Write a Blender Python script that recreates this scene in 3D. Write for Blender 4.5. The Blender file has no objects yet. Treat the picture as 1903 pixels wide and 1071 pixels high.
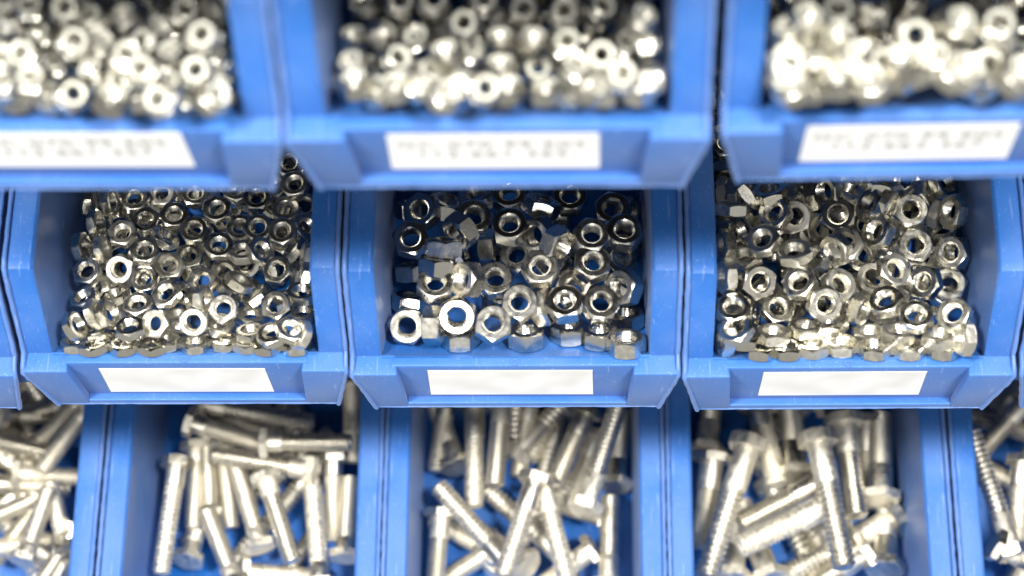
import bpy, bmesh, math, random
from mathutils import Vector, Matrix, Quaternion

# ------------------------------------------------------------------ camera, world, lamps, exposure
scene = bpy.context.scene
COL = scene.collection
PITCH, ROWZ = 0.102, 0.1584                      # bin spacing and shelf spacing, metres

cam_d = bpy.data.cameras.new('camera'); cam = bpy.data.objects.new('camera', cam_d); COL.objects.link(cam)
scene.camera = cam
cam_d.sensor_width = 36.0; cam_d.lens = 75.67
cam_d.clip_start = 0.02; cam_d.clip_end = 60.0
TH, PS, RO = 1.1675, -0.0731, 0.0709
CPOS = Vector((0.0181, -0.2335, 0.6425))
FW = Vector((math.sin(PS)*math.cos(TH), math.cos(PS)*math.cos(TH), -math.sin(TH)))
_r = Vector((math.cos(PS), -math.sin(PS), 0.0)); _d = FW.cross(_r)
RT = _r*math.cos(RO) + _d*math.sin(RO); DN = _d*math.cos(RO) - _r*math.sin(RO)
cam.matrix_world = Matrix(((RT.x, -DN.x, -FW.x, CPOS.x), (RT.y, -DN.y, -FW.y, CPOS.y), (RT.z, -DN.z, -FW.z, CPOS.z), (0, 0, 0, 1)))
cam_d.dof.use_dof = True; cam_d.dof.focus_distance = 0.688; cam_d.dof.aperture_fstop = 7.9

world = bpy.data.worlds.new('World'); scene.world = world; world.use_nodes = True
bg = world.node_tree.nodes['Background']
bg.inputs['Color'].default_value = (1.0, 0.985, 0.94, 1); bg.inputs['Strength'].default_value = 0.40

def lamp(name, loc, aim, sx, sy, power, color):
    d = bpy.data.lights.new(name, 'AREA'); d.shape = 'RECTANGLE'; d.size = sx; d.size_y = sy
    d.energy = power; d.color = color
    o = bpy.data.objects.new(name, d); COL.objects.link(o)
    o.location = loc; o.rotation_euler = (Vector(aim)-Vector(loc)).to_track_quat('-Z', 'Y').to_euler()
    return o
# ceiling lamps of the store room, above and a little in front of the rack
lamp('ceiling_lamp', (-0.74, -0.43, 2.05), (-0.05, 0, 0), 0.34, 0.26, 62, (1.0, 0.97, 0.91))
lamp('ceiling_lamp', (0.66, -0.43, 2.05), (0.05, 0, 0), 0.34, 0.26, 62, (1.0, 0.97, 0.91))
lamp('ceiling_lamp', (0.0, -2.2, 1.9), (0, 0, 0), 1.2, 0.3, 26, (1.0, 0.97, 0.92))

vs = scene.view_settings
scene.display_settings.display_device = 'sRGB'
vs.view_transform = 'Standard'; vs.look = 'None'; vs.exposure = 0.32; vs.gamma = 1.0
try: vs.use_curve_mapping = False
except Exception: pass
scene.cycles.use_denoising = True
scene.cycles.max_bounces = 8

# ------------------------------------------------------------------ materials
def new_mat(name):
    m = bpy.data.materials.new(name); m.use_nodes = True
    return m, m.node_tree.nodes, m.node_tree.links, m.node_tree.nodes['Principled BSDF']
def tex(n, l, scale, detail=4, rough=0.5, coord='Object', kind='ShaderNodeTexNoise'):
    c = n.new('ShaderNodeTexCoord'); t = n.new(kind)
    t.inputs['Scale'].default_value = scale
    if 'Detail' in t.inputs: t.inputs['Detail'].default_value = detail
    l.new(c.outputs[coord], t.inputs['Vector']); return t
def ramp(n, l, src, a, b, ca, cb):
    r = n.new('ShaderNodeValToRGB'); r.color_ramp.elements[0].position = a; r.color_ramp.elements[1].position = b
    r.color_ramp.elements[0].color = ca; r.color_ramp.elements[1].color = cb
    l.new(src, r.inputs['Fac']); return r
def g(v): return (v, v, v, 1)

def plastic(name='blue_plastic', wear_lit_pale=0.0, gloss=0.36):
    m, n, l, p = new_mat(name)
    big = tex(n, l, 38, 5); fine = tex(n, l, 900, 3); speck = tex(n, l, 1250, 1, kind='ShaderNodeTexVoronoi')
    # fine pale dust that lies on the plastic in patches
    patch = ramp(n, l, big.outputs['Fac'], 0.40, 0.72, g(0.0), g(1.0))
    dots = ramp(n, l, speck.outputs['Distance'], 0.20, 0.40, g(1.0), g(0.0))
    grain = ramp(n, l, fine.outputs['Fac'], 0.42, 0.62, g(0.0), g(1.0))
    mul = n.new('ShaderNodeMath'); mul.operation = 'MULTIPLY'; l.new(dots.outputs['Color'], mul.inputs[0]); l.new(grain.outputs['Color'], mul.inputs[1])
    add = n.new('ShaderNodeMath'); add.operation = 'MULTIPLY_ADD'; l.new(patch.outputs['Color'], add.inputs[0]); add.inputs[1].default_value = 0.10; l.new(mul.outputs['Value'], add.inputs[2])
    mx = n.new('ShaderNodeMix'); mx.data_type = 'RGBA'
    mx.inputs['A'].default_value = (0.003, 0.092, 0.358, 1); mx.inputs['B'].default_value = (0.46, 0.52, 0.70, 1)
    # long thin scuffs, running with the rim
    cc = n.new('ShaderNodeTexCoord'); mp = n.new('ShaderNodeMapping'); mp.inputs['Scale'].default_value = (900, 60, 140); mp.inputs['Rotation'].default_value = (0.1, 0.2, 0.35)
    st = n.new('ShaderNodeTexNoise'); st.inputs['Scale'].default_value = 1.0; st.inputs['Detail'].default_value = 2
    l.new(cc.outputs['Object'], mp.inputs['Vector']); l.new(mp.outputs['Vector'], st.inputs['Vector'])
    sr = ramp(n, l, st.outputs['Fac'], 0.66, 0.74, g(0.0), g(0.22))
    ad2 = n.new('ShaderNodeMath'); ad2.operation = 'ADD'; l.new(add.outputs['Value'], ad2.inputs[0]); l.new(sr.outputs['Color'], ad2.inputs[1])
    ad3 = n.new('ShaderNodeMath'); ad3.operation = 'ADD'; l.new(ad2.outputs['Value'], ad3.inputs[0]); ad3.inputs[1].default_value = wear_lit_pale  # even paling: rubbed edges, and the painted lit tone of front and sides
    sc = n.new('ShaderNodeMath'); sc.operation = 'MULTIPLY'; sc.use_clamp = True; l.new(ad3.outputs['Value'], sc.inputs[0]); sc.inputs[1].default_value = 0.8
    l.new(sc.outputs['Value'], mx.inputs['Factor']); l.new(mx.outputs['Result'], p.inputs['Base Color'])
    rr = ramp(n, l, big.outputs['Fac'], 0.3, 0.75, g(0.34), g(0.50)); l.new(rr.outputs['Color'], p.inputs['Roughness'])
    p.inputs['Specular IOR Level'].default_value = gloss
    p.inputs['Subsurface Weight'].default_value = 0.18; p.inputs['Subsurface Radius'].default_value = (0.2, 0.6, 1.0); p.inputs['Subsurface Scale'].default_value = 0.004
    p.inputs['Sheen Weight'].default_value = 0.10; p.inputs['Sheen Roughness'].default_value = 0.45; p.inputs['Sheen Tint'].default_value = (0.85, 0.9, 1, 1)
    b = n.new('ShaderNodeBump'); b.inputs['Strength'].default_value = 0.10; b.inputs['Distance'].default_value = 0.0004
    l.new(fine.outputs['Fac'], b.inputs['Height']); l.new(b.outputs['Normal'], p.inputs['Normal'])
    return m
PLASTIC = plastic()
PLASTIC_EDGE = plastic('blue_plastic_rubbed_pale', 0.17)
PLASTIC_DUST_LIT = plastic('blue_plastic_dust_and_lit_tone', 0.085, 0.22)  # dust, plus the paleness of lit plastic mixed into the front panel colour
PLASTIC_SIDE = plastic('blue_plastic_side', 0.05, 0.30)  # side walls slightly paled, lit tone put into the colour

def steel(name, col, rough, seed=0.0):
    m, n, l, p = new_mat(name)
    p.inputs['Metallic'].default_value = 1.0
    info = n.new('ShaderNodeObjectInfo')
    t = tex(n, l, 420, 4); t2 = tex(n, l, 2600, 2)
    cr = ramp(n, l, t.outputs['Fac'], 0.3, 0.75, (col[0]*.90, col[1]*.90, col[2]*.90, 1), (*col, 1))
    hs = n.new('ShaderNodeHueSaturation'); l.new(cr.outputs['Color'], hs.inputs['Color'])
    mr = n.new('ShaderNodeMapRange'); mr.inputs['To Min'].default_value = 0.84; mr.inputs['To Max'].default_value = 1.08
    l.new(info.outputs['Random'], mr.inputs['Value']); l.new(mr.outputs['Result'], hs.inputs['Value'])
    l.new(hs.outputs['Color'], p.inputs['Base Color'])
    rr = ramp(n, l, t.outputs['Fac'], 0.3, 0.8, g(rough*.75), g(rough*1.5))
    m2 = n.new('ShaderNodeMapRange'); m2.inputs['To Min'].default_value = 0.72; m2.inputs['To Max'].default_value = 1.45; l.new(info.outputs['Random'], m2.inputs['Value'])
    mm = n.new('ShaderNodeMath'); mm.operation = 'MULTIPLY'; l.new(rr.outputs['Color'], mm.inputs[0]); l.new(m2.outputs['Result'], mm.inputs[1]); l.new(mm.outputs['Value'], p.inputs['Roughness'])
    b = n.new('ShaderNodeBump'); b.inputs['Strength'].default_value = 0.22; b.inputs['Distance'].default_value = 0.00012
    l.new(t2.outputs['Fac'], b.inputs['Height']); l.new(b.outputs['Normal'], p.inputs['Normal'])
    return m
STEEL = steel('bright_stainless_steel', (0.78, 0.755, 0.685), 0.19)
STEEL_SOFT = steel('zinc_plated_steel', (0.78, 0.755, 0.67), 0.23)
STEEL_LOCK = steel('lock_nut_steel', (0.62, 0.60, 0.53), 0.27)
STEEL_BOLT = steel('bolt_steel', (0.75, 0.715, 0.625), 0.42)

def nylon():
    m, n, l, p = new_mat('white_nylon')
    t = tex(n, l, 300, 3); c = ramp(n, l, t.outputs['Fac'], 0.3, 0.8, (0.50, 0.50, 0.43, 1), (0.66, 0.66, 0.60, 1))
    l.new(c.outputs['Color'], p.inputs['Base Color']); p.inputs['Roughness'].default_value = 0.42
    p.inputs['Subsurface Weight'].default_value = 0.1; p.inputs['Subsurface Radius'].default_value = (0.001, 0.001, 0.0008)
    return m
NYLON = nylon()

def paper(name, smudge):
    m, n, l, p = new_mat(name)
    t = tex(n, l, 75 if smudge else 500, 1)
    c = ramp(n, l, t.outputs['Fac'], 0.28, 0.62, (0.66, 0.66, 0.645, 1) if smudge else (0.84, 0.84, 0.83, 1), (0.80, 0.80, 0.80, 1) if smudge else (0.85, 0.85, 0.85, 1))
    l.new(c.outputs['Color'], p.inputs['Base Color']); p.inputs['Roughness'].default_value = 0.6
    return m
PAPER = paper('white_paper', False); PAPER_SMUDGE = paper('smudged_white_paper', True)
def flat(name, col, rough=0.6):
    m, n, l, p = new_mat(name)
    t = tex(n, l, 60, 3); c = ramp(n, l, t.outputs['Fac'], 0.3, 0.7, (col[0]*.88, col[1]*.88, col[2]*.88, 1), (*col, 1))
    l.new(c.outputs['Color'], p.inputs['Base Color']); p.inputs['Roughness'].default_value = rough
    return m
INK = flat('grey_print_ink', (0.36, 0.36, 0.35)); RACK = flat('grey_rack_paint', (0.035, 0.036, 0.04), 0.6)

# ------------------------------------------------------------------ helpers
def mesh_from(name, verts, faces, mat, smooth_angle=None):
    me = bpy.data.meshes.new(name); me.from_pydata(verts, [], faces); me.update()
    bm = bmesh.new(); bm.from_mesh(me); bmesh.ops.recalc_face_normals(bm, faces=bm.faces); bm.to_mesh(me); bm.free()
    me.materials.append(mat)
    if smooth_angle is not None:
        for p in me.polygons: p.use_smooth = True
        me.set_sharp_from_angle(angle=math.radians(smooth_angle))
    return me
def obj(name, me, parent=None):
    o = bpy.data.objects.new(name, me); COL.objects.link(o)
    if parent: o.parent = parent
    return o
def empty(name, loc):
    o = bpy.data.objects.new(name, None); COL.objects.link(o); o.location = loc; o.empty_display_size = 0.01
    return o
def tag(o, label, cat, group=None):
    o['label'] = label; o['category'] = cat
    if group: o['group'] = group
    return o
class MB:
    def __init__(self): self.v, self.f = [], []
    def add(self, verts, faces):
        k = len(self.v); self.v += [tuple(a) for a in verts]; self.f += [tuple(i+k for i in f) for f in faces]
    def loft(self, rings, cap=True):
        n = len(rings[0]); v = [p for r in rings for p in r]; f = []
        for i in range(len(rings)-1):
            for j in range(n):
                f.append((i*n+j, i*n+(j+1) % n, (i+1)*n+(j+1) % n, (i+1)*n+j))
        if cap: f.append(tuple(range(n-1, -1, -1))); f.append(tuple(range((len(rings)-1)*n, len(rings)*n)))
        self.add(v, f)
    def mesh(self, name, mat, bevel=0.0, seg=2, ang=35):
        me = mesh_from(name, self.v, self.f, mat)
        if bevel:
            bm = bmesh.new(); bm.from_mesh(me)
            es = [e for e in bm.edges if len(e.link_faces) == 2 and e.calc_face_angle(0) > math.radians(25)]
            bmesh.ops.bevel(bm, geom=es, offset=bevel, segments=seg, affect='EDGES', profile=0.5, clamp_overlap=True)
            bm.to_mesh(me); bm.free()
        for p in me.polygons: p.use_smooth = True
        me.set_sharp_from_angle(angle=math.radians(ang))
        return me

# ------------------------------------------------------------------ the rack behind and under the bins
def slab(name, x0, x1, y0, y1, z0, z1):
    b = MB(); b.loft([[(x0, y0, z), (x1, y0, z), (x1, y1, z), (x0, y1, z)] for z in (z0, z1)])
    o = obj(name, b.mesh(name, RACK, 0.0006)); o['kind'] = 'structure'; return o
slab('shelf', -0.45, 0.45, -0.004, 0.168, 2*ROWZ-0.0065, 2*ROWZ-0.0038)
for row in (1, 0, -1):
    slab('shelf', -0.45, 0.45, 0.035 if row > -1 else -0.045, 0.168, row*ROWZ-0.0065, row*ROWZ-0.0038)
slab('wall_back', -0.45, 0.45, 0.1685, 0.172, -0.32, 0.50)

# ------------------------------------------------------------------ storage bins
YK, ZK = 0.0201, 0.0582          # where the level rim turns down to the front
YL, ZL = 0.0061, 0.0259          # inner edge of the front lip
RA = math.radians(40)            # slope of the scoop behind the lip
XO, XB, XF = 0.0507, 0.0420, 0.0402
ZB = -0.003                      # bottom edge of the front panel
def rim_sections(depth, fwd):
    st = [(depth, ZK)]
    st += [(YK+0.0035-fwd, ZK), (YK+0.0008-fwd, ZK-0.0006), (YK-0.0008-fwd, ZK-0.0032)]
    a = (YK-0.0008, ZK-0.0032); b = (YL+0.0002, ZL+0.0006)
    for t in (0.33, 0.66, 1.0):
        st.append((a[0]+(b[0]-a[0])*t-fwd, a[1]+(b[1]-a[1])*t))
    return st
def build_bin_meshes(tagname, depth, fwd, rnd):
    out = {}
    # side walls with the flat shoulder band
    for s, nm in ((-1, 'side_wall'), (1, 'side_wall')):
        b = MB(); rings = []
        for y, z in rim_sections(depth, fwd):
            zi = z
            ring = [(s*XF, y, 0.0), (s*(XF+(XB-0.0006-XF)*max(0.0, (zi-0.002))/0.0557*(0.0557/max(zi-0.002, 1e-4))), y, zi-0.0012),
                    (s*(XB+0.0002), y, zi-0.0002), (s*(XB+0.0008), y, zi), (s*(XO-0.0020), y, zi),
                    (s*(XO-0.0014), y, zi-0.0006), (s*(XO-0.0014), y, max(zi-0.026, 0.004)), (s*(XB+0.0026), y, max(zi-0.027, 0.003)), (s*(XF+0.0018), y, 0.0)]
            rings.append(ring)
        b.loft(rings)
        out[nm+('l' if s < 0 else 'r')] = b.mesh('side_wall', PLASTIC_SIDE, 0.0, ang=28)
    # floor, scoop ramp, lip, back wall as one folded sheet
    ry0 = YL-fwd; zf = 0.0025
    ZR = 0.0249; L = (ZR-zf)/math.tan(RA)
    prof = [(ry0-0.0005, ZL), (ry0+0.0001, ZL-0.0003), (ry0+0.0002, ZR+0.0005), (ry0+0.0006, ZR-0.0003)]
    for k in range(1, 5): prof.append((ry0+0.0003+L*0.84*k/4, ZR-(ZR-zf)*0.84*k/4))
    p0 = Vector((ry0+0.0003+L*0.84, ZR-(ZR-zf)*0.84)); p1 = Vector((ry0+L, zf)); p2 = Vector((ry0+L*1.22, zf))
    for k in range(1, 6):
        t = k/5; q = p0*(1-t)**2+p1*2*t*(1-t)+p2*t*t; prof.append((q.x, q.y))
    prof += [(depth-0.008, zf), (depth-0.0045, zf+0.001), (depth-0.0035, zf+0.004), (depth-0.0022, ZK-0.001), (depth-0.0016, ZK-0.0004)]
    back = [(depth-0.0002, ZK-0.0004), (depth-0.0012, 0.0006), (ry0+L, 0.0006), (ry0-0.0005, ZL-0.012)]
    poly = prof+back
    b = MB(); W = XB-0.0008
    b.loft([[(x, y, z) for y, z in poly] for x in (-W, -W/3, W/3, W)])
    out['floor_pan'] = b.mesh('floor_pan', PLASTIC, 0.0, ang=30)
    # front panel: shoulders, recessed label field, bottom step
    b = MB()
    RX0, RX1, RD = 0.0362, 0.0345, 0.0028
    yf = -fwd
    b.loft([[(x, yf+RD, ZB+0.0012), (x, yf+RD, ZL), (x, yf+YL, ZL-0.0001), (x, yf+YL, ZB+0.0012)] for x in (-RX0-0.002, RX0+0.002)])
    for s in (-1, 1):
        pol = [(s*RX0, ZL-0.0002), (s*(XO-0.0006), ZL-0.0002), (s*(XO-0.0006), ZL-0.0020), (s*0.0447, ZB+0.0003), (s*RX1, ZB+0.0003)]
        back = [(s*(RX0+0.0006), ZL-0.0001), (s*(XO-0.0006), ZL-0.0001), (s*(XO-0.0006), ZL-0.0020), (s*0.0447, ZB+0.0003), (s*(RX1+0.0006), ZB+0.0003)]
        r0 = [(x, yf, z) for x, z in pol]; r1 = [(x, yf+YL+0.0007 if z > ZL-0.001 else yf+0.0032, z) for x, z in back]
        b.loft([r0, r1] if s > 0 else [r0, r1])
    b.loft([[(x, yf+0.0001, ZB+0.0002), (x, yf+0.0001, 0.0004), (x, yf+RD+0.0006, -0.0008), (x, yf+RD+0.0006, ZB+0.0002)] for x in (-RX1-0.0004, RX1+0.0004)])
    out['front_panel'] = b.mesh('front_panel', PLASTIC_DUST_LIT, 0.00055, 3, ang=40)
    # moulded bead that runs along the outer edge: rim, slope, panel corner, bottom edge
    b = MB()
    path = []
    for y, z in rim_sections(depth, fwd): path.append((XO-0.0008, y, z+0.0004))
    path += [(XO-0.0007, yf+0.0022, ZL+0.0004), (XO-0.0006, yf+0.0004, ZL-0.0012), (0.0449, yf+0.0002, ZB+0.0002)]
    full = [Vector(p) for p in path]
    def resample(pts, step):
        o = [pts[0]]
        for a, c in zip(pts, pts[1:]):
            n = max(1, int((c-a).length/step))
            o += [a.lerp(c, k/n) for k in range(1, n+1)]
        return o
    for s in (-1, 1):
        pts = resample([Vector((p.x*s, p.y, p.z)) for p in full], 0.0022); rings = []
        for i, p in enumerate(pts):
            a = pts[max(i-1, 0)]; c = pts[min(i+1, len(pts)-1)]; t = (c-a).normalized()
            u = Vector((1, 0, 0)) - t*t.x; u.normalize(); w = t.cross(u)
            r = 0.00078*(1+rnd.uniform(-.14, .16)); j = Vector((rnd.uniform(-1, 1), rnd.uniform(-1, 1), rnd.uniform(-1, 1)))*0.00009
            rings.append([p+j+(u*math.cos(q)+w*math.sin(q)*1.25)*r for q in [math.pi/4*h for h in range(8)]])
        b.loft(rings)
    pts = resample([Vector((-0.0447, yf+0.0003, ZB+0.0003)), Vector((0.0447, yf+0.0003, ZB+0.0003))], 0.0025); rings = []
    for i, p in enumerate(pts):
        r = 0.0005*(1+rnd.uniform(-.2, .25))
        rings.append([p+Vector((0, math.cos(q), math.sin(q)))*r for q in [math.pi/3*h for h in range(6)]])
    b.loft(rings)
    out['edge_bead'] = b.mesh('edge_bead', PLASTIC_EDGE, 0.0, ang=60)
    # small ring left by the mould on the lip
    b = MB(); rings = []
    for k in range(16):
        a = 2*math.pi*k/16; c = Vector((0.0, yf+0.0040, ZL+0.0001)); e = Vector((math.cos(a), math.sin(a)*0.9, 0))
        rings.append([c+e*(0.0011+0.00022*math.cos(q))+Vector((0, 0, 0.00025*math.sin(q))) for q in [math.pi/3*h for h in range(6)]])
    rings.append(rings[0]); b.loft(rings, cap=False)
    out['mould_mark'] = b.mesh('mould_mark', PLASTIC_EDGE, 0.0, ang=60)
    return out
RND = random.Random(5)
BIN_SHORT = build_bin_meshes('short', 0.150, 0.0, RND)
BIN_LONG = build_bin_meshes('long', 0.150, 0.062, RND)

def text_mesh(body, size, mat):
    c = bpy.data.curves.new('t', 'FONT'); c.body = body; c.size = size; c.align_x = 'CENTER'; c.align_y = 'CENTER'; c.space_line = 0.86; c.space_character = 1.12
    o = bpy.data.objects.new('t', c); COL.objects.link(o)
    dg = bpy.context.evaluated_depsgraph_get(); me = bpy.data.meshes.new_from_object(o.evaluated_get(dg))
    bpy.data.objects.remove(o); me.materials.clear(); me.materials.append(mat); return me

def storage_bin(key, loc, label, group, meshes, rotz=0.0, rotx=0.0, sx=1.0, paper_label=None, text=None):
    e = empty('storage_bin', loc); e.rotation_euler = (rotx, 0, rotz); e.scale = (sx, 1, 1)
    tag(e, label, 'storage bin', group)
    for k, me in meshes.items():
        nm = 'side_wall' if k.startswith('side_wall') else k
        obj(nm, me, e)
    if paper_label:
        (x0, x1, z0, z1), skew = paper_label
        b = MB(); y = 0.00272
        q = [(x0, y, z1), (x1, y, z1-skew*0.3), (x1+0.0003, y, z0), (x0-0.0002, y, z0+skew*0.2)]
        b.loft([[(a, yy, c) for a, _, c in q] for yy in (y-0.00012, y+0.00002)])
        lb = obj('paper_label', b.mesh('paper_label', PAPER if text else PAPER_SMUDGE), e)
        if text:
            t = obj('printed_text', text_mesh(text, 0.0066, INK), lb)
            t.location = ((x0+x1)/2-0.0005, y-0.00022, (z0+z1)/2+0.0016); t.rotation_euler = (math.pi/2, 0, 0); t.scale = (1.0, 1.0, 1.0)
    return e
BINS = {
 'T0': ((-PITCH, 0.0, ROWZ+0.0025), 'blue plastic bin of lock nuts, left of the three in the top row', ((-0.0270, 0.0262, 0.0050, 0.0252), 0.0004), 'GC 070 99 E05\n112 661 357'),
 'T1': ((0, 0, ROWZ+0.0025), 'blue plastic bin of lock nuts, middle of the three in the top row', ((-0.0266, 0.0243, 0.0028, 0.0230), 0.0), 'GC 070 99 E05\n112 661 365'),
 'T2': ((PITCH+0.0020, 0.0020, ROWZ+0.0025), 'blue plastic bin of larger lock nuts, right of the three in the top row', ((-0.0300, 0.0206, 0.0022, 0.0228), 0.0), 'GC 070 99 E05\n112 662 367'),
 'X0': ((-2*PITCH-0.0005, 0.0, 0), 'blue plastic bin cut off by the left picture edge, middle row', None, None),
 'L': ((-PITCH, 0.0013, 0), 'blue plastic bin full of small thin hex nuts in the middle row', ((-0.0274, 0.0243, 0.0010, 0.0216), 0.0008), None),
 'C': ((0, 0, 0), 'blue plastic bin half empty with thick hex nuts, centre of the picture', ((-0.0271, 0.0238, 0.0015, 0.0226), 0.0), None),
 'R': ((PITCH, -0.0008, 0), 'blue plastic bin heaped with wide hex nuts on the right of the middle row', ((-0.0257, 0.0242, 0.0024, 0.0226), 0.0), None),
 'X1': ((2*PITCH+0.0005, 0.0, 0), 'blue plastic bin cut off by the right picture edge, middle row', None, None),
}
TILT = 0.052                     # the top bins hang a little nose-down
ROT = {'L': 0.000, 'R': 0.004, 'T2': 0.012, 'T0': -0.004, 'C': 0.0}
for k, (loc, label, pl, txt) in BINS.items():
    storage_bin(k, loc, label, 'blue bins in the top row' if k[0] == 'T' else 'blue bins in the middle row', BIN_SHORT, ROT.get(k, 0.0), TILT if k[0] == 'T' else 0.0, 1.0, pl, txt)
BOLT_BINS = {
 'B0': (-2*PITCH, 'long blue bin of short bolts at the lower left picture corner'),
 'B1': (-PITCH, 'long blue bin of thin criss-crossed bolts, bottom row below the small nuts'),
 'B2': (0, 'long blue bin of bolts in the bottom row below the half empty nut bin'),
 'B3': (PITCH, 'long blue bin of the thickest bolts, bottom row below the wide nuts'),
 'B4': (2*PITCH, 'long blue bin of bolts at the lower right picture corner'),
}
BOLT_X = {'B0': -0.0005, 'B1': 0.0, 'B2': 0.0, 'B3': 0.0, 'B4': 0.0005}
for k, (x, label) in BOLT_BINS.items():
    storage_bin(k, (x+BOLT_X[k], 0, -ROWZ), label, 'long blue bins in the bottom row', BIN_LONG, sx=1.003)

# ------------------------------------------------------------------ nuts
def nut_mesh(name, s, m, d, mat, dome=False, NSEG=36):
    """hexagon nut: chamfered corners, countersunk bore with thread grooves; dome adds the collar of a lock nut"""
    R = lambda a: s/2/math.cos(((a+math.pi/6) % (math.pi/3))-math.pi/6)
    rc = s/2*0.955; t30 = math.tan(math.radians(30))
    angs = [2*math.pi*k/NSEG for k in range(NSEG)]
    rings = []
    def circ(r, z): rings.append([(r*math.cos(a), r*math.sin(a), z) for a in angs])
    top = m/2 if not dome else m/2-0.30*m
    # outside from the bottom face up to the top face
    circ(d/2*1.12, -m/2); circ(rc, -m/2)
    rings.append([(R(a)*math.cos(a), R(a)*math.sin(a), -m/2+(R(a)-rc)*t30+0.00003) for a in angs])
    rings.append([(R(a)*math.cos(a), R(a)*math.sin(a), top-(R(a)-rc)*t30-0.00003) for a in angs])
    circ(rc, top)
    if dome:
        h = 0.30*m
        circ(rc*0.985, top+h*0.10); circ(rc*0.965, top+h*0.62); circ(rc*0.90, top+h*0.93); circ(rc*0.84, top+h); circ(rc*0.80, top+h*0.93)
        circ(rc*0.79, top+h*0.55); circ(d/2*0.98, top+h*0.55)
        ztop = top+h*0.55
    else:
        circ(d/2*1.12, m/2); ztop = m/2
    cs = d*0.07
    if not dome: circ(d/2*0.99, ztop-cs)
    n = max(4, int(m/0.0008)); z0 = -m/2+cs; z1 = (ztop-cs) if not dome else top
    for k in range(n, -1, -1):
        zz = z0+(z1-z0)*k/n
        circ(d/2*0.985, zz)
        if k: circ(d/2*0.90, zz-(z1-z0)/n*0.5)
    v = [p for r in rings for p in r]; f = []
    N = NSEG; K = len(rings)
    for i in range(K):
        for j in range(N):
            f.append((i*N+j, i*N+(j+1) % N, ((i+1) % K)*N+(j+1) % N, ((i+1) % K)*N+j))
    return mesh_from(name, v, f, mat, 24)
def insert_mesh(s, m, d):
    rc = s/2*0.955; top = m/2-0.30*m; h = 0.30*m; N = 28; rings = []
    for r, z in ((rc*0.80, top+h*0.5), (rc*0.80, top+h*0.86), (rc*0.77, top+h*0.93), (d/2*0.96, top+h*0.93), (d/2*0.88, top+h*0.84), (d/2*0.88, top+h*0.2), (rc*0.8, top+h*0.2)):
        rings.append([(r*math.cos(2*math.pi*k/N), r*math.sin(2*math.pi*k/N), z) for k in range(N)])
    rings.append(rings[0]); b = MB(); b.loft(rings, cap=False)
    return b.mesh('nylon_insert', NYLON, 0, ang=40)

DIM = {'L': (0.0086, 0.003, 0.0052), 'C': (0.0107, 0.0055, 0.0062), 'R': (0.01, 0.0037, 0.006), 'T0': (0.0076, 0.0052, 0.0046), 'T1': (0.0076, 0.0052, 0.0046), 'T2': (0.0091, 0.0062, 0.0055)}
NUT_MESH = {k: nut_mesh('hex_nut' if k[0] != 'T' else 'lock_nut', *DIM[k], STEEL if k == 'C' else STEEL_LOCK if k[0] == 'T' else STEEL_SOFT, dome=k[0] == 'T') for k in DIM}
INSERT = {k: insert_mesh(*DIM[k]) for k in DIM if k[0] == 'T'}
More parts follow.
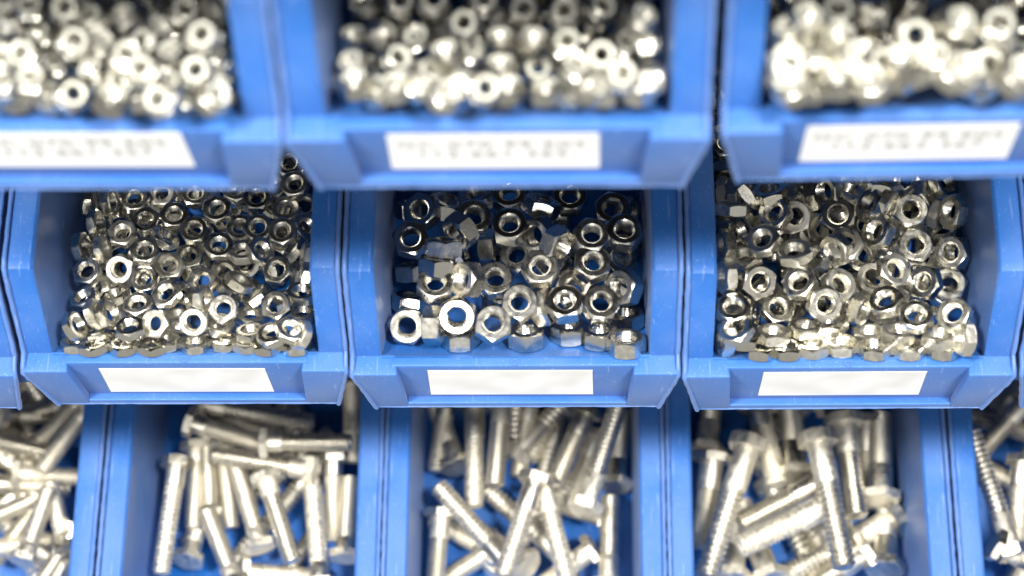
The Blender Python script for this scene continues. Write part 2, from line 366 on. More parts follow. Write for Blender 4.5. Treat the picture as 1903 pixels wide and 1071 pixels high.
# resting places: x, y, z in 0.05 mm from the bin's origin, then the rotation quaternion in 1/127
DATA = {
 'T0': '719,800,135,52,-52,73,73;749,943,137,82,-33,-83,36;-24,1165,128,52,-37,82,73;-640,639,191,66,92,24,53;544,731,114,94,-2,8,85;-232,463,324,76,29,-90,-37;-540,780,128,63,63,64,64;-297,576,224,100,46,-27,58;-758,702,292,23,-88,-24,85;665,437,344,47,23,106,46;362,1136,104,119,0,0,-45;646,632,186,114,43,31,17;-406,689,154,17,28,57,-109;740,552,266,43,-84,54,-65;328,961,135,19,-35,83,-88;-699,511,305,46,-43,-21,108;-454,1026,133,10,-79,43,89;415,871,137,97,-52,-61,-18;-492,573,195,110,-40,17,46;515,1018,104,120,0,0,-42;62,673,152,62,-19,63,-89;631,596,375,40,65,80,-63;-216,1131,122,7,71,-104,15;269,871,260,66,87,-6,64;595,915,194,26,-122,18,15;-124,934,236,72,-82,38,53;261,657,168,107,52,-44,-10;-462,808,285,56,76,78,34;96,956,128,61,88,19,-66;-49,803,290,86,-8,-89,26;-28,1141,260,0,-126,-14,0;419,730,266,102,-10,39,-64;-311,969,200,68,42,-9,-98;473,1132,236,51,51,-74,-74;-402,1114,279,15,9,101,-74;581,756,279,27,-57,28,-106;164,1131,132,17,89,-30,-84;723,802,294,81,-73,38,-52;3,986,267,66,-59,27,-87;-337,780,245,91,10,37,80;490,430,315,42,116,-27,10;-371,1183,128,52,-89,8,73;279,1084,239,20,43,116,-19;232,601,328,11,9,110,-62;-402,675,391,18,49,-109,40;463,895,300,30,-19,-17,121;-208,1062,298,67,-102,33,12;-83,522,238,30,83,86,-31;-726,801,396,110,-62,-8,-9;144,1012,285,32,89,-14,-83;96,828,267,77,-45,82,37;-469,447,301,119,-43,1,3;-611,646,375,9,107,63,-22;328,387,351,33,-12,42,115;-605,795,298,12,-99,37,-70;-199,677,330,34,-80,22,-90;-354,852,369,120,-8,36,21;718,1103,310,33,-30,0,-119;-630,386,399,32,-105,-4,-64;609,1086,212,126,0,0,-15;51,471,341,50,-58,96,-31;227,755,341,47,-103,54,-22;-200,817,309,52,-69,77,51;-400,331,398,119,-43,5,13;605,360,418,63,-88,59,-32;-37,763,417,70,6,-6,105;104,872,407,29,117,37,16;-80,611,335,74,-43,72,-60;440,603,342,66,6,57,-92;221,673,486,2,-20,18,124;498,712,467,38,-21,0,-119;69,622,576,87,-14,-2,91;-333,654,527,15,4,6,126;-107,440,457,98,-14,4,79;377,584,532,25,-46,-10,-115;-163,542,548,109,-23,-18,58;128,469,605,112,-30,8,-51;-283,232,499,108,-37,-27,-47;119,309,626,82,-30,-3,92;248,206,705,86,-35,17,-85;307,232,505,100,-39,-26,-63;569,224,533,79,2,24,97;717,232,598,61,-18,38,103;467,429,564,6,1,28,124;715,382,565,114,1,-37,-41;323,456,653,102,30,41,57;-105,229,530,68,8,-24,-105;-208,640,654,38,-5,-11,-121;243,100,764,18,15,37,119;-316,242,645,31,-6,-1,-123;-307,310,763,116,-21,15,-45;476,218,680,98,-11,25,76;675,730,487,112,-22,36,-43;-25,616,692,127,7,1,-2;-176,317,800,94,0,-8,85;38,411,749,49,-14,17,-115;399,235,797,87,15,-11,-91;639,244,776,47,3,-12,117;658,414,800,78,-2,13,-99;-131,186,800,41,-2,18,119;30,172,676,10,-29,14,-123;474,100,764,43,16,9,-118;722,116,756,63,-39,16,-102;304,306,800,66,12,21,106',
 'T1': '651,966,104,0,126,-19,0;-659,920,104,0,38,121,0;133,1085,104,58,0,0,-113;414,690,144,10,6,61,111;-431,676,137,35,121,-15,-4;-165,997,104,0,-5,-127,0;-634,1236,104,0,84,-96,0;-644,505,253,102,-37,-23,-62;386,1022,128,76,-76,-48,48;-155,829,104,44,0,0,119;721,703,151,66,57,-51,77;226,799,104,42,0,0,-120;-415,964,128,32,-89,14,-84;748,1073,218,42,-80,52,-72;-271,1202,133,81,-6,90,40;-529,813,139,89,69,-58,-8;222,956,210,63,-94,-17,56;4,537,225,31,86,82,-30;-60,673,140,96,-38,-16,-72;172,542,221,24,66,100,-36;-447,1149,132,12,76,47,-89;-724,618,157,28,78,-90,33;-142,555,241,80,-19,-96,-4;86,708,141,53,-75,72,-51;64,886,128,84,-70,57,32;534,1157,128,15,15,89,89;722,371,420,57,-10,112,-17;120,1051,212,0,-127,9,0;528,1009,218,30,61,104,-26;562,614,160,19,53,-107,39;-493,547,220,35,99,-68,24;-126,898,236,84,-69,-57,-31;-59,1216,104,0,60,-112,0;-689,1108,128,58,88,16,-69;710,822,142,66,-85,-61,-30;-626,731,135,89,77,-31,-35;356,1023,291,87,-9,32,86;602,766,236,101,26,-46,-55;-327,839,148,36,-37,-104,-53;344,838,203,33,113,-41,-23;601,525,267,1,-2,54,-115;570,408,334,119,-43,1,2;488,746,281,68,48,-23,-93;-62,1061,201,112,-27,12,-53;-258,730,217,25,71,-95,39;-757,411,363,8,90,9,89;-39,776,244,96,14,60,56;298,497,315,114,29,-46,13;-557,1045,146,73,-5,80,-66;-409,456,340,72,3,101,27;420,544,254,65,104,31,-4;-235,654,142,46,118,4,2;-294,1047,222,15,93,-41,-74;700,909,274,19,111,49,-32;-323,537,225,118,-43,6,17;287,649,187,67,0,107,16;-414,942,284,45,-45,77,-77;-81,755,454,126,-5,16,5;496,730,440,120,-7,28,-29;-684,860,234,25,14,-14,-123;619,540,419,125,-10,21,-5;116,798,290,54,6,-1,115;320,733,387,98,0,4,-81;195,425,401,115,7,2,-53;-492,803,366,107,4,8,69;-321,775,448,115,7,11,-53;-577,644,354,109,-29,58,-2;-390,547,472,74,-22,7,100;-496,428,509,122,6,34,9;-130,510,406,116,-9,27,43;10,526,503,122,-35,-4,-10;172,502,542,122,-35,7,4;333,459,591,122,-9,0,-35;-714,608,368,109,-33,10,56;-692,391,527,84,7,-27,-91;-676,348,399,120,-6,18,38;-461,264,577,103,-37,24,60;-309,270,666,68,-21,-6,-105;-172,205,708,112,-48,13,33;14,360,548,58,-20,38,105;53,232,578,116,-37,-18,-31;-477,232,614,76,-17,-32,-95;-568,232,569,114,-14,-33,-44;-357,232,613,125,-5,19,-8;235,232,559,118,-45,-1,12;344,233,496,92,-13,24,83;502,232,562,96,-31,-22,-74;672,232,564,67,-29,-31,-99;441,187,708,115,5,52,14;369,232,800,2,-15,-19,-125;739,483,543,72,55,61,64;732,220,719,21,80,20,94;-666,232,652,114,-40,2,39;686,537,695,122,-15,29,8;-163,599,538,50,4,10,-116;489,299,800,17,-8,18,-124;589,197,800,97,6,-4,82;-230,313,786,42,-2,-37,-114;-236,102,800,81,22,32,89;-57,136,800,118,12,30,-35',
 'T2': '-60,675,155,43,-24,-30,-113;-143,874,114,51,0,0,-116;434,824,143,89,-31,-84,15;-677,796,114,0,61,111,0;-202,585,236,53,-113,10,-21;-326,746,149,89,-48,76,-8;-451,964,114,0,70,106,0;248,840,173,33,-95,-47,61;64,1169,143,51,-90,-7,-74;-682,464,359,2,94,-51,-69;682,531,298,34,-15,-56,108;359,641,189,50,42,37,-103;-748,294,487,87,-16,-91,10;-1,540,306,40,-93,3,-77;-453,938,271,88,88,17,17;-194,888,242,0,-35,122,0;616,843,143,8,8,89,89;-266,1080,143,19,-85,28,-88;-399,577,261,87,18,87,-28;-246,501,323,51,-66,92,26;-700,593,191,104,-38,-21,-58;123,705,272,79,-12,-96,-22;-661,1040,114,126,0,0,12;-320,393,416,17,88,-45,-78;242,524,249,94,-34,-27,-74;748,739,279,76,-49,-73,51;584,286,449,24,65,-100,37;549,692,159,40,76,-51,-79;57,939,190,15,-55,-13,113;-708,832,271,76,76,-48,-48;466,483,284,70,-26,-35,-96;-109,1070,114,124,0,0,26;238,371,378,119,-43,2,5;-624,1044,285,97,-25,-77,13;409,1030,247,81,-45,34,-81;306,765,355,100,-73,27,0;21,406,405,19,-85,75,54;-343,801,342,30,90,3,-84;-642,814,433,100,-15,8,-76;649,426,369,67,4,-58,91;277,1037,159,55,43,87,-61;-559,649,340,48,-113,31,-7;-51,785,291,84,26,79,-46;-505,746,228,53,112,-8,27;512,845,329,89,-88,22,-4;-259,642,450,102,27,68,18;-449,588,563,44,-6,-10,-118;-624,316,659,123,-31,2,-4;-481,370,751,65,-2,41,101;-612,144,737,115,-22,-12,-47;-499,119,800,110,-43,17,44;330,409,519,5,-6,46,118;-598,232,713,107,-45,20,48;-470,232,724,28,19,18,121;-179,232,663,105,-14,23,66;-92,232,728,64,-36,33,-98;229,232,699,112,-11,-16,56;367,232,637,86,-7,-7,-93;-633,429,800,0,-17,-19,-124;-704,100,800,116,-25,-17,43;95,167,800,54,18,30,109;198,232,537,2,-13,25,124;75,402,800,120,-22,14,-32;-706,366,800,56,-29,18,109;-409,235,800,97,6,25,78;323,145,800,121,-16,31,-13;-128,355,800,10,5,-30,123;-716,238,800,80,19,17,-96;-719,187,800,9,2,22,-125;260,390,800,9,1,2,127;-342,118,800,95,-28,-3,79;-207,212,800,111,-28,14,53;-31,221,800,120,-5,-29,-28;-315,190,800,11,-36,5,-121;44,166,800,9,-36,-5,-121',
 'L': '-473,1089,121,26,-19,-123,-8;508,1073,82,1,0,0,-127;-48,977,82,0,94,-85,0;-714,794,82,0,-123,-30,0;303,1357,82,127,0,0,11;544,1446,82,65,0,0,-109;-506,898,82,0,113,-58,0;-646,1074,82,108,0,0,67;-336,776,120,17,-27,0,123;558,635,131,29,-3,-36,-118;-638,805,146,118,0,0,48;496,1108,146,127,0,0,-3;-278,921,138,29,53,102,-46;-169,1407,138,28,-88,-18,85;-212,1249,138,54,113,-18,-8;24,1336,138,7,-81,39,-90;-380,1241,192,85,58,-24,71;596,1593,146,62,-82,37,65;128,1208,133,118,22,-42,-4;451,1291,176,35,-77,92,24;-58,1380,138,53,53,-73,-73;620,1196,169,53,-32,-76,81;207,1404,189,31,-100,43,-57;247,1227,125,23,-120,-16,-30;467,824,138,61,-61,-66,66;-423,924,190,37,35,116,9;303,709,104,80,-17,3,97;-139,802,146,0,-107,69,0;-371,1363,150,2,-28,7,-124;387,913,138,11,83,-35,-89;-466,562,176,30,83,85,-31;-42,1134,125,8,93,78,-35;-217,633,194,20,81,92,27;246,920,146,0,-122,34,0;-701,1323,268,59,63,40,84;-688,924,302,72,-56,58,-66;-266,1315,304,87,4,-2,-93;-536,1118,311,3,6,-15,-126;-80,910,205,52,-6,-4,-116;219,1333,306,57,-2,9,113;474,1367,287,20,13,-11,-124;660,1230,282,37,20,5,120;300,843,244,121,31,2,23;115,858,259,62,4,3,111;-502,664,289,61,-50,14,99;-604,610,400,109,24,61,-4;-488,537,432,7,-23,38,119;-120,470,261,48,-18,44,108;-695,198,484,86,-31,30,83;-509,216,469,88,-32,29,80;-580,170,507,54,-20,39,106;-387,170,507,109,-40,18,49;-205,170,507,119,-43,1,3;-304,210,473,110,-40,-17,-47;-125,209,474,18,-6,43,118;51,189,491,20,-7,43,118;-86,335,369,25,-9,-42,-117;179,745,325,74,0,4,103;231,596,409,98,-20,53,57;625,780,194,102,-14,-71,22;676,490,252,71,-18,31,99;354,459,284,69,-15,30,101;240,208,476,78,-28,-33,-90;507,170,507,19,-7,-43,-118;687,170,507,117,-43,-9,-23;380,188,492,57,-21,38,105;148,314,386,116,-42,-11,-29;-734,1210,404,67,60,-43,-79;-579,1201,420,52,64,42,87;-641,1030,464,97,20,75,29;-711,853,513,89,38,67,47;-583,843,470,90,29,74,43;-427,1246,369,94,-4,1,-85;-58,1325,268,122,-5,7,35;-341,1087,376,106,-2,-3,-70;-152,1100,424,30,5,7,123;-193,925,467,14,-40,-32,-116;-8,983,455,35,0,-1,-122;-655,675,515,22,8,-4,-125;-457,709,476,58,23,22,-108;-184,810,283,40,-4,-1,-121;132,1117,474,64,-2,4,109;370,1246,377,87,1,-4,-92;563,1502,365,87,2,-8,92;557,1162,372,78,-4,-5,-100;281,1003,443,93,-2,0,-86;407,973,509,97,0,-1,-82;688,1026,408,68,33,24,99;318,803,514,94,-19,-16,-82;635,850,445,111,-26,-55,-8;730,748,559,15,-73,-12,102;-291,625,507,81,0,-5,97;-651,484,529,9,18,-28,-122;-558,350,605,105,-23,64,-20;-472,339,614,103,12,57,45;-71,635,260,120,-31,28,3;-660,237,680,8,61,17,110;-593,270,501,56,-21,-38,-106;75,612,496,96,4,-2,-83;291,636,423,47,16,55,103;401,565,357,113,-38,-43,-4;725,618,568,77,-53,-55,67;715,470,627,89,-26,-17,-85;202,313,499,119,-26,13,34;397,256,514,119,-42,1,11;552,197,627,114,-22,1,51;731,181,665,114,-12,-50,22;44,449,576,0,-79,-4,-99;111,432,615,18,-69,21,-103;-458,947,486,118,-7,-1,-46;-289,791,568,84,-7,-2,-95;615,1315,430,83,-5,-1,96;571,929,546,108,-3,-5,67;183,806,602,85,0,9,94;436,789,565,117,8,40,26;552,658,560,126,2,-8,17;-313,435,536,3,1,-19,-125;-108,454,672,36,-17,2,121;-183,293,584,22,25,16,-122;-331,244,627,52,-14,24,112;68,273,663,123,33,1,4;573,373,677,71,8,2,-105;240,373,619,59,4,6,-112;670,207,680,17,-21,-13,-124',
 'C': '-680,1279,185,29,-13,-56,-109;-464,1239,305,114,-34,33,29;-256,1260,400,105,-26,-3,66;-185,1004,183,24,-78,22,-95;-376,937,186,102,-10,75,-4;-678,836,186,49,-29,51,102;237,1200,186,86,-34,48,-74;337,1268,365,28,3,3,124;708,1228,187,94,-17,72,-42;673,993,170,118,-34,19,26;651,854,323,6,16,-4,126;347,928,116,121,-3,-3,-40;232,845,239,82,-2,6,97;-346,278,449,82,-30,31,86;-131,645,170,120,-39,8,9;66,276,451,104,-38,21,59;332,332,404,80,-29,32,89;521,283,445,71,-26,-35,-96;684,457,299,92,-34,27,76;684,203,512,37,-14,41,113;174,432,568,85,45,54,62;363,536,592,40,-9,0,-120;672,622,401,106,-50,5,-48;-602,1144,434,105,-4,-22,68;-269,1050,528,124,-1,11,-24;-341,905,664,41,-26,-75,91;-40,1225,485,113,-10,0,57;-3,959,146,107,2,-10,67;159,1128,536,78,-50,-23,-84;140,901,603,114,39,-27,-29;258,796,680,92,65,29,51;610,1176,363,126,-3,0,12;-132,708,331,97,0,0,-82;-678,615,199,82,-37,43,78;-662,928,476,19,5,4,-125;-444,782,680,63,-35,-48,-93;-484,661,680,113,-57,4,-6;-32,920,680,117,-4,-5,-49;475,848,680,80,-3,-2,-98;675,876,680,40,0,6,121;474,662,680,69,6,7,107;158,635,680,32,-1,-1,123;-489,528,680,126,-6,3,-11;-295,565,680,41,-39,-32,109;-671,339,490,43,12,-30,115;-502,289,612,27,82,18,92;-353,330,680,109,35,-15,53;-133,267,680,126,7,8,-1;29,405,680,127,7,4,2;310,397,680,42,-1,-9,-119;526,397,680,123,1,6,-29;669,504,680,83,-20,-40,85',
 'R': '-233,1145,89,56,0,0,114;-466,1481,89,0,116,52,0;628,1072,89,0,127,-6,0;155,799,89,81,0,0,97;349,1462,89,124,0,0,26;587,922,144,33,0,-37,117;-194,1440,235,15,94,-69,49;-272,1644,89,46,0,0,-118;-248,708,113,63,-8,14,109;-151,1313,167,95,0,0,-85;319,1542,167,64,0,0,110;-690,1731,167,0,107,-68,0;607,1313,89,0,4,-127,0;-471,1618,167,0,-53,116,-2;-705,2180,163,36,-97,17,-72;-293,803,234,95,40,-72,17;507,831,165,4,20,120,36;-328,522,226,21,53,108,-36;-387,990,167,85,-86,-25,-28;-679,1727,245,121,0,0,39;259,476,257,89,-32,-29,-80;279,897,147,43,-33,-17,-114;696,1106,216,20,-27,24,120;686,716,114,101,-16,-7,-75;-608,959,245,116,0,0,-51;211,1161,167,94,0,0,-86;-771,2042,223,31,83,30,86;442,640,141,36,120,-21,-1;-142,652,199,29,57,-7,109;-630,2168,312,87,-2,16,91;-702,1855,322,112,-45,-8,39;-479,709,156,39,-119,-15,17;45,1248,230,15,-15,88,-88;-692,566,182,116,-42,10,28;158,674,225,37,96,-69,-27;660,829,235,84,42,10,85;-571,1249,152,40,-90,-6,81;-425,1183,130,8,124,-7,25;-695,740,173,2,-44,-91,-77;-149,1121,249,122,33,-1,8;591,1164,237,55,7,-35,-109;-20,1568,248,107,-32,23,-55;395,1317,222,55,-48,-41,-96;-689,1574,169,52,61,-73,66;358,1027,219,68,-104,23,10;109,1418,280,6,62,-97,-53;-386,1585,306,107,-2,-45,52;468,1440,281,14,91,76,43;-51,750,272,47,-8,-111,39;-689,1097,370,51,-30,-49,-101;-708,1348,287,68,-55,54,-75;-653,1287,399,98,4,80,-12;-258,1306,368,35,-52,-28,-107;-586,991,518,98,27,-72,25;-350,999,346,102,6,-28,-70;-85,1050,356,117,0,1,-49;-608,770,555,59,-24,23,108;574,1290,366,104,21,52,47;339,995,404,95,-30,-45,64;729,868,404,12,70,2,-105;684,1353,393,111,-19,35,-46;72,1277,425,52,-28,-23,-110;-372,186,503,116,-42,-10,-29;-531,186,503,94,-34,27,74;-217,201,490,62,-23,37,102;-39,219,475,84,-31,-31,-85;11,538,382,31,65,-23,102;537,394,414,65,30,-23,-103;153,323,388,58,-21,38,104;162,186,503,117,-43,8,21;370,186,503,32,-12,42,115;582,186,503,118,-43,6,17;449,693,256,47,-28,-17,-113;263,488,250,59,-22,38,104;-703,1056,674,111,-61,1,-6;-735,805,671,0,-78,-10,99;-586,1165,680,45,-66,-7,-98;-173,1227,519,48,63,42,90;-91,1175,680,89,57,-30,-64;-287,1056,562,15,-17,-28,122;-37,1007,680,66,-1,-15,107;-140,846,406,110,7,-52,-35;-739,594,680,95,-13,-76,33;172,1074,680,76,34,-46,-84;267,1079,680,96,59,55,20;638,1138,445,44,-38,68,-90;689,1059,612,33,-59,-25,105;154,908,291,102,54,-25,-47;1,810,680,124,4,-16,24;206,720,378,24,28,32,-117;-466,633,297,34,-29,20,117;-574,460,386,101,-5,72,-26;-410,486,416,125,-7,9,-22;-747,235,563,39,74,-22,-93;-691,240,680,95,-27,-7,80;-632,233,560,84,-30,29,85;-457,267,531,80,-29,36,87;-252,324,484,24,-6,46,116;-92,371,444,90,-32,26,80;-40,589,550,100,19,17,74;673,666,379,92,11,-2,-87;308,273,526,52,-18,-37,-108;549,233,560,71,-23,33,97;684,186,680,100,10,-77,-2;-451,1164,680,41,0,-41,-113;-423,1021,680,46,-28,-16,114;-503,836,680,90,-23,-12,85;-317,750,680,100,-30,10,72;-60,773,680,101,20,-63,39;269,1192,680,100,-53,-23,-54;416,1035,680,98,9,7,-80;206,894,680,113,16,-45,-34;440,828,608,125,7,-7,20;677,822,522,69,40,-4,-99;294,657,622,66,20,9,107;-546,561,680,54,-2,35,-109;-290,547,680,19,27,-11,-122;-702,378,680,69,-12,9,106;-151,414,680,121,31,19,-11;90,446,523,104,43,59,0;232,440,644,86,5,-29,-88;481,570,635,106,30,-33,-53;400,324,680,4,5,-14,-126;637,336,680,35,30,-12,-118',
}
REST = {
 'T0': '',
 'T1': '',
 'T2': '',
 'L': '-277,1096,82,77,0,0,-101;-702,1546,138,90,51,74,-7;-180,790,82,119,0,0,-46;117,1507,82,127,0,0,-6;103,1828,82,119,0,0,-45;431,2238,82,0,126,-15,0;-588,1485,82,0,-2,-127,0;-472,1873,82,0,-66,108,0;-281,1570,82,61,0,0,-111;-702,1694,139,68,-84,27,62;-477,1288,82,33,0,0,123;713,1068,82,28,0,0,-124;493,1328,132,20,-4,-42,118;-320,1760,140,35,-84,13,-87;-102,1595,114,118,3,25,39;-257,1083,146,110,0,0,-63;-651,1371,131,119,44,-1,-2;508,2047,82,0,-51,-116,0;-434,1477,123,55,-21,21,-111;-586,1554,204,8,48,-33,112;458,1664,82,0,-88,91,0;383,1907,130,84,-30,23,-87;43,1564,159,126,-16,4,4;303,1729,147,95,-5,-75,37;302,1531,147,83,-8,-89,-34;681,1755,82,111,0,0,62;665,1937,111,1,0,23,125;184,1643,138,86,-86,24,-24;532,1952,170,120,-14,-13,-36;11,799,82,45,0,0,119;-428,690,148,19,-25,-54,111;-604,1240,185,114,-47,-30,10;-443,1680,138,36,-53,72,82;-97,1655,237,51,-103,-3,-53;152,1817,186,13,-3,124,26;634,895,112,123,24,-3,-18;-66,618,132,52,-20,-37,-108;-669,629,194,69,-11,67,-82;1,1738,217,9,96,81,18;-279,1545,202,9,-73,-53,-89;149,732,138,66,-66,61,-61;-188,1747,175,4,11,-65,109;416,1593,202,112,-17,52,-23;738,1252,141,29,87,24,85',
 'C': '239,1708,159,76,76,48,48;-82,1555,159,88,-88,19,-19;-36,1732,159,11,11,-89,-89;-322,1560,159,18,-67,-59,-88;-663,1786,159,41,-41,80,-80;-379,1738,159,84,-70,56,33;663,1619,159,7,-74,-50,-90',
 'R': '-686,1746,89,22,0,0,125;-610,2519,142,24,102,-67,25;293,1674,89,92,0,0,-88;696,1520,89,25,0,0,-125;543,1914,179,0,126,-7,10;-228,935,154,84,-22,90,-25;10,1548,129,23,-22,-14,-122;-622,871,89,100,0,0,-78;494,1699,167,0,-90,-89,0;-146,1980,89,121,0,0,39;304,1194,89,41,0,0,-120;-641,898,167,13,0,0,-126;5,764,139,28,-92,79,-23;742,1743,159,27,-72,-19,99;125,1731,137,50,-33,0,112;-686,1429,122,14,-21,9,-124;-58,1016,167,41,62,92,-46;339,1759,218,34,16,121,4;695,1475,167,80,0,0,-99;58,1237,89,94,0,0,-86;-283,1634,209,13,123,-8,-27;-549,1726,311,69,38,35,93;-67,926,157,91,-57,28,62;126,1432,160,39,-115,7,36;280,1684,275,100,-20,-28,70;-349,1808,228,11,85,-80,49;161,1577,293,77,39,-86,36;-420,1892,316,124,5,-12,26;-134,1851,231,7,-37,118,28;-77,1701,207,80,-96,-12,15;549,1685,245,0,68,-108,0;45,1861,146,96,-5,-44,-70;18,541,202,119,-43,-1,-4;439,1169,155,52,36,24,108;247,1835,327,38,104,60,20;-594,1998,206,112,-52,6,30;643,1771,314,84,8,42,85;608,1374,230,43,-112,37,-19;-745,896,412,82,-41,-67,58;-730,654,343,47,67,-28,-93',
}
def decode(s):
    out = []
    for e in s.split(';'):
        a = [int(v) for v in e.split(',')]
        q = Quaternion([v/127 for v in a[3:7]]); q.normalize()
        out.append((Vector([v*0.00005 for v in a[:3]]), q))
    return out
def project(p):
    v = p-CPOS; w = v.dot(FW); return v.dot(RT)/w, v.dot(DN)/w
KINDW = {'L': 'small hex nut', 'C': 'thick hex nut', 'R': 'wide hex nut', 'T0': 'lock nut', 'T1': 'lock nut', 'T2': 'large lock nut'}
BINW = {'L': 'left middle-row bin', 'C': 'half-empty centre bin', 'R': 'right middle-row bin', 'T0': 'top left bin', 'T1': 'top centre bin', 'T2': 'top right bin'}
GROUPW = {'L': 'small hex nuts in the left middle-row bin', 'C': 'thick hex nuts in the half-empty centre bin', 'R': 'wide hex nuts in the right middle-row bin',
          'T0': 'lock nuts in the top left bin', 'T1': 'lock nuts in the top centre bin', 'T2': 'large lock nuts in the top right bin'}
ORD = ['first', 'second', 'third', 'fourth', 'fifth', 'sixth', 'seventh', 'eighth', 'ninth', 'tenth', 'eleventh', 'twelfth', 'thirteenth', 'fourteenth', 'fifteenth', 'sixteenth', 'seventeenth', 'eighteenth', 'nineteenth', 'twentieth']
for key, s in DATA.items():
    loc0 = Vector(BINS[key][0]); todo = {}
    turn = Quaternion((1, 0, 0), TILT if key[0] == 'T' else 0.0)
    for p, q in decode(s):
        p = turn @ p; q = turn @ q
        o = obj('lock_nut' if key[0] == 'T' else 'hex_nut', NUT_MESH[key])
        o.rotation_mode = 'QUATERNION'; o.location = loc0+p; o.rotation_quaternion = q
        if key[0] == 'T': obj('nylon_insert', INSERT[key], o)
        ax = q @ Vector((0, 0, 1)); view = abs(ax.dot(FW)); side = abs(ax.x)
        pose = 'upright' if side > 0.72 else 'face-on' if view > 0.84 else 'flat-lying' if view < 0.55 else 'leaning'
        band = 'at front lip' if p.y < 0.020 else 'in front part' if p.y < 0.036 else 'in middle part' if p.y < 0.052 else 'in shaded back'
        cl = 'by left wall' if p.x < -0.026 else 'left of centre' if p.x < -0.009 else 'at centre' if p.x < 0.009 else 'right of centre' if p.x < 0.026 else 'by right wall'
        todo.setdefault((pose, band, cl), []).append((project(o.location)[0], o))
    for (pose, band, cl), L in todo.items():
        L.sort(key=lambda t: t[0])
        for i, (_, o) in enumerate(L):
            nth = '' if len(L) == 1 else f', {ORD[min(i, 19)]} from left'
            tag(o, f'{pose} {KINDW[key]} {band} {cl}{nth}, {BINW[key]}', 'lock nut' if key[0] == 'T' else 'hex nut', GROUPW[key])
# nuts of which only slivers show between the others
v, f = [], []
for key, s in REST.items():
    if not s: continue
    me = nut_mesh('tmp', *DIM[key], STEEL_SOFT, NSEG=18)
    for p, q in decode(s):
        k = len(v); off = Vector(BINS[key][0])+p
        v += [tuple(off+q @ c.co) for c in me.vertices]; f += [tuple(i+k for i in pl.vertices) for pl in me.polygons]
    bpy.data.meshes.remove(me)
if v:
    o = obj('nut_pile', mesh_from('nut_pile', v, f, STEEL_SOFT, 24)); o['kind'] = 'stuff'
    o['label'] = 'steel nuts half hidden deep between the others in the middle-row bins'; o['category'] = 'nuts'

# ------------------------------------------------------------------ bolts
def bolt_meshes(L, d, s, k, tl):
    """hexagon bolt along +z: head below the origin, plain shank, threaded end"""
    N = 24; R = lambda a: s/2/math.cos(((a+math.pi/6) % (math.pi/3))-math.pi/6); rc = s/2*0.955; t30 = math.tan(math.radians(30))
    A = [2*math.pi*i/36 for i in range(36)]
    b = MB()
    b.loft([[(0.3*rc*math.cos(a), 0.3*rc*math.sin(a), -k) for a in A], [(rc*math.cos(a), rc*math.sin(a), -k) for a in A],
            [(R(a)*math.cos(a), R(a)*math.sin(a), -k+(R(a)-rc)*t30+0.00003) for a in A], [(R(a)*math.cos(a), R(a)*math.sin(a), -0.00005) for a in A], [(rc*math.cos(a), rc*math.sin(a), 0) for a in A]])
    head = b.mesh('head', STEEL_BOLT, 0, ang=24)
    B = [2*math.pi*i/N for i in range(N)]
    b = MB(); b.loft([[(r*math.cos(a), r*math.sin(a), z) for a in B] for r, z in ((d/2, -0.0003), (d/2, L-tl), (d/2*0.97, L-tl+0.0004), (d/2*0.8, L-tl+0.0008))])
    shank = b.mesh('plain_shank', STEEL_BOLT, 0, ang=40)
    pitch = 0.0023 if d < 0.009 else 0.0025
    # helical thread: one closed grid whose radius follows the screw line
    rows = int(tl/pitch*8); v = []; f = []
    for i in range(rows+1):
        z = L-tl+0.0002+(tl-0.0002)*i/rows
        for a in B:
            ph = ((z/pitch-a/(2*math.pi)) % 1.0); tri = abs(ph*2-1)
            r = d/2*(1-0.21*(1-tri))
            end = (z-(L-0.0009))/0.0009
            if end > 0: r *= 1-0.2*end
            v.append((r*math.cos(a), r*math.sin(a), z))
    for i in range(rows):
        for j in range(N): f.append((i*N+j, i*N+(j+1) % N, (i+1)*N+(j+1) % N, (i+1)*N+j))
    f.append(tuple(range(rows*N, rows*N+N))); f.append(tuple(range(N-1, -1, -1)))
    thr = mesh_from('thread', v, f, STEEL_BOLT, 50)
    return head, shank, thr
BDIM = {'B1': (0.049, 0.0074, 0.0112, 0.0046, 0.041), 'B2': (0.049, 0.0077, 0.0116, 0.0048, 0.036), 'B3': (0.054, 0.0091, 0.0136, 0.0056, 0.037), 'B4': (0.049, 0.0077, 0.0116, 0.0048, 0.036), 'B0': (0.045, 0.0072, 0.011, 0.0046, 0.038)}
BMESH = {k: bolt_meshes(*v) for k, v in BDIM.items()}
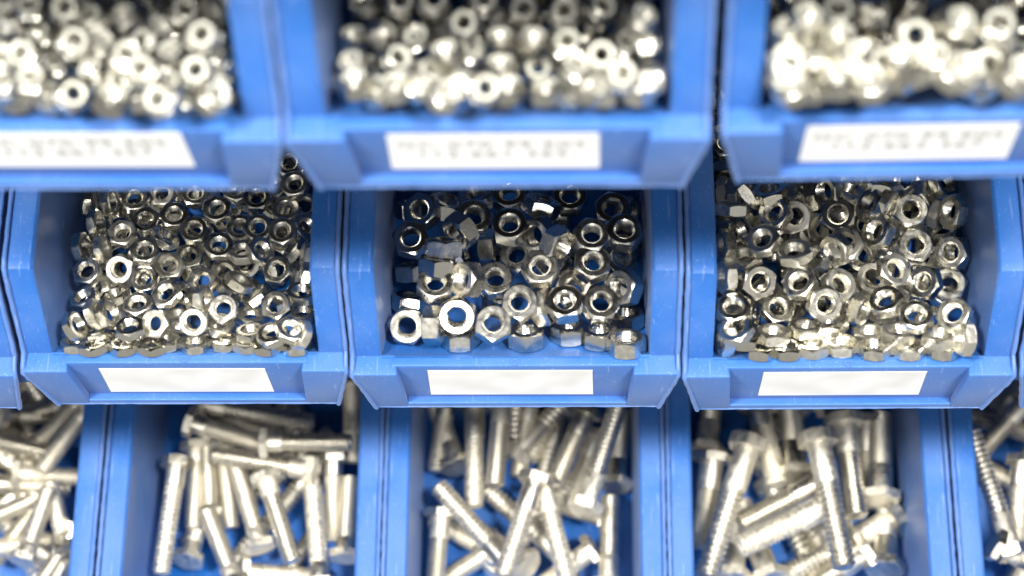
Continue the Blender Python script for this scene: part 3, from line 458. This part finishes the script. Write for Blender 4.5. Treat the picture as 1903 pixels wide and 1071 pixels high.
# head position (0.05 mm from bin origin), tip direction in 1/1000, length in 1/1000 of the bin's longest bolt
BDATA = {
 'B0': '647,1019,488,-698,-692,-186,620;710,878,612,-555,-825,-108,620;-53,700,488,972,-193,-135,620;190,456,364,982,-1,-190,620;359,-268,612,204,974,-102,620;680,-50,488,-528,-839,-134,620;630,-157,488,-346,928,-140,620;-14,43,488,868,472,-155,620;47,920,421,842,149,-519,620;10,378,364,962,-1,-272,620;358,220,364,-591,-787,-177,620;291,615,364,462,851,-248,620;602,-304,364,-788,579,-211,620;48,-136,364,935,227,-274,620;17,609,255,835,-505,-220,620;483,1016,364,-962,-135,-236,620;-4,930,242,-184,-983,0,1000;-11,195,162,-259,966,0,1000;277,1802,162,-518,-855,0,1000;28,743,242,371,-929,0,1000;-137,389,162,585,-811,0,1000;57,1186,162,349,-937,0,1000;189,1571,242,-653,-758,0,1000;137,389,162,-696,-718,0,1000;223,2094,162,-59,-998,0,1000;-70,1575,242,591,-806,0,1000;22,810,162,-575,-818,0,1000;151,1092,162,-554,-832,0,1000;197,587,242,160,-987,0,1000',
 'B1': '-598,420,612,-73,-997,0,843;-505,645,364,30,-1000,0,640;-439,804,364,112,-994,0,633;-136,-414,488,-400,911,-101,620;-292,644,364,133,-984,-119,620;39,-127,488,-326,945,0,668;92,311,612,336,-942,0,676;384,403,612,-985,172,0,747;-496,781,612,952,-287,-110,620;-415,969,488,985,-174,0,855;102,580,736,1000,-2,0,642;524,-448,612,-123,992,0,748;574,507,488,4,-989,-149,620;561,210,286,-587,-770,-250,620;688,1127,488,37,-993,-111,620;-451,998,364,913,-390,-122,620;-516,-177,308,150,946,-286,620;-60,-300,284,969,0,-247,620;687,-203,488,13,995,-101,620;162,704,244,-500,866,0,1000;-190,2117,164,-249,-969,0,1000;90,1269,164,463,-886,0,1000;394,515,244,-623,-782,0,1000;-116,958,164,266,964,0,1000;330,1562,164,-336,-942,0,1000;44,1292,244,387,-922,0,1000;-71,1383,164,424,906,0,1000;67,1379,164,-209,978,0,1000;104,633,244,-687,-726,0,1000;474,755,164,-802,-597,0,1000',
 'B2': '-624,1120,284,-130,-984,-120,620;-401,945,408,5,-1000,0,788;-186,980,532,-78,-997,0,692;19,1070,284,-146,-984,-101,620;444,867,532,-398,-912,-101,620;455,141,656,304,953,0,814;-130,-306,532,-662,750,0,830;-649,96,408,-69,-990,-123,620;60,279,656,-300,-954,0,774;131,288,532,239,-971,0,750;613,-391,408,32,999,0,670;-547,567,311,-306,908,-287,620;-232,-155,263,-824,527,-207,620;-221,-98,284,-842,-493,-217,620;680,438,228,87,985,-150,620;470,-155,336,-804,-496,-327,620;-22,-247,379,-689,605,-399,620;521,789,234,-363,-918,-159,620;592,124,306,-891,358,-278,620;-88,1577,248,-14,-1000,0,1000;34,1361,168,168,986,0,1000;-211,-212,168,654,757,0,1000;-65,684,248,660,751,0,1000;415,1508,168,-415,-910,0,1000;22,2423,168,417,-909,0,1000;302,-202,248,-733,680,0,1000;435,-552,168,-401,916,0,1000;251,1005,168,-227,-974,0,1000;-335,1642,248,690,724,0,1000',
 'B3': '-663,695,256,134,979,-157,620;-634,542,368,-126,-984,-128,620;-384,552,616,-322,-947,0,965;-287,990,492,199,-980,0,639;-11,438,492,-24,992,-121,620;146,289,616,-890,-444,-103,620;166,67,740,-903,-429,0,662;131,513,864,146,-989,0,882;377,798,492,68,-998,0,678;710,112,244,-886,-463,0,888;638,291,368,59,993,-103,620;576,885,251,-22,-989,-149,620;257,-21,428,-614,672,-414,620;487,-175,372,-828,-453,-330,620;635,-256,363,126,940,-317,620;-232,-329,331,-264,926,-269,620;-499,-329,337,92,956,-278,620;201,1010,472,-870,118,-479,620;-137,370,188,372,-928,0,1000;-237,588,188,569,-822,0,1000;309,1580,188,-793,610,0,1000;360,1323,188,-713,-701,0,1000',
 'B4': '-513,-195,612,-237,971,0,947;-298,955,488,-692,-709,-137,620;-353,483,488,-132,-986,-103,620;-592,-195,612,880,-423,-216,620;-208,761,364,-864,400,-305,620;-242,291,364,-809,540,-234,620;-189,60,364,-422,-895,-143,620;-101,694,248,284,959,0,1000;-422,1073,168,772,636,0,1000;60,1371,168,501,-865,0,1000;-7,1564,248,-97,-995,0,1000;486,-349,168,-819,574,0,1000;238,1050,168,-252,-968,0,1000;-503,-515,248,402,916,0,1000;-328,344,168,345,939,0,1000',
}
BW = {'B0': ('short', 'lower left corner bin'), 'B1': ('thin', 'bin below small nuts'), 'B2': ('medium', 'bin below half-empty bin'),
      'B3': ('thick', 'bin below wide nuts'), 'B4': ('medium', 'lower right corner bin')}
for key, s in BDATA.items():
    todo = {}
    x0 = BOLT_BINS[key][0]
    for e in s.split(';'):
        a = [int(v) for v in e.split(',')]
        hp = Vector([v*0.00005 for v in a[:3]])+Vector((x0, 0, -ROWZ)); dr = Vector(a[3:6]).normalized()
        o = empty('hex_bolt', hp); o.rotation_mode = 'QUATERNION'; o.scale = (1, 1, a[6]/1000)
        o.rotation_quaternion = Vector((0, 0, 1)).rotation_difference(dr) @ Quaternion((0, 0, 1), (a[0]*7+a[1]*3) % 60*math.pi/180)
        for nm, me in zip(('head', 'plain_shank', 'thread'), BMESH[key]): obj(nm, me, o)
        px = project(hp+dr*BDIM[key][0]*0.5)
        du, dv = dr.dot(RT), dr.dot(DN)
        lay = 'crosswise' if abs(du) > 1.6*abs(dv) else 'lengthwise' if abs(dv) > 3.2*abs(du) else 'slanting'
        hd = ('head right' if du < 0 else 'head left') if lay == 'crosswise' else ('head down' if dv < 0 else 'head up')
        lx = a[0]*0.00005+dr.x*BDIM[key][0]*.5; cl = 'left' if lx < -0.018 else 'centre' if lx < 0.014 else 'right'
        vv = 'upper' if px[1] < 0.082 else 'lower'
        todo.setdefault((lay, hd, vv, cl), []).append((px[0], o))
    for (lay, hd, vv, cl), L in todo.items():
        L.sort(key=lambda t: t[0])
        for i, (_, o) in enumerate(L):
            nth = '' if len(L) == 1 else f', {ORD[min(i, 19)]} from left'
            tag(o, f'{lay} {BW[key][0]} bolt with {hd}, {vv} {cl} area{nth}, {BW[key][1]}', 'bolt', f'bolts in the {BW[key][1]}')
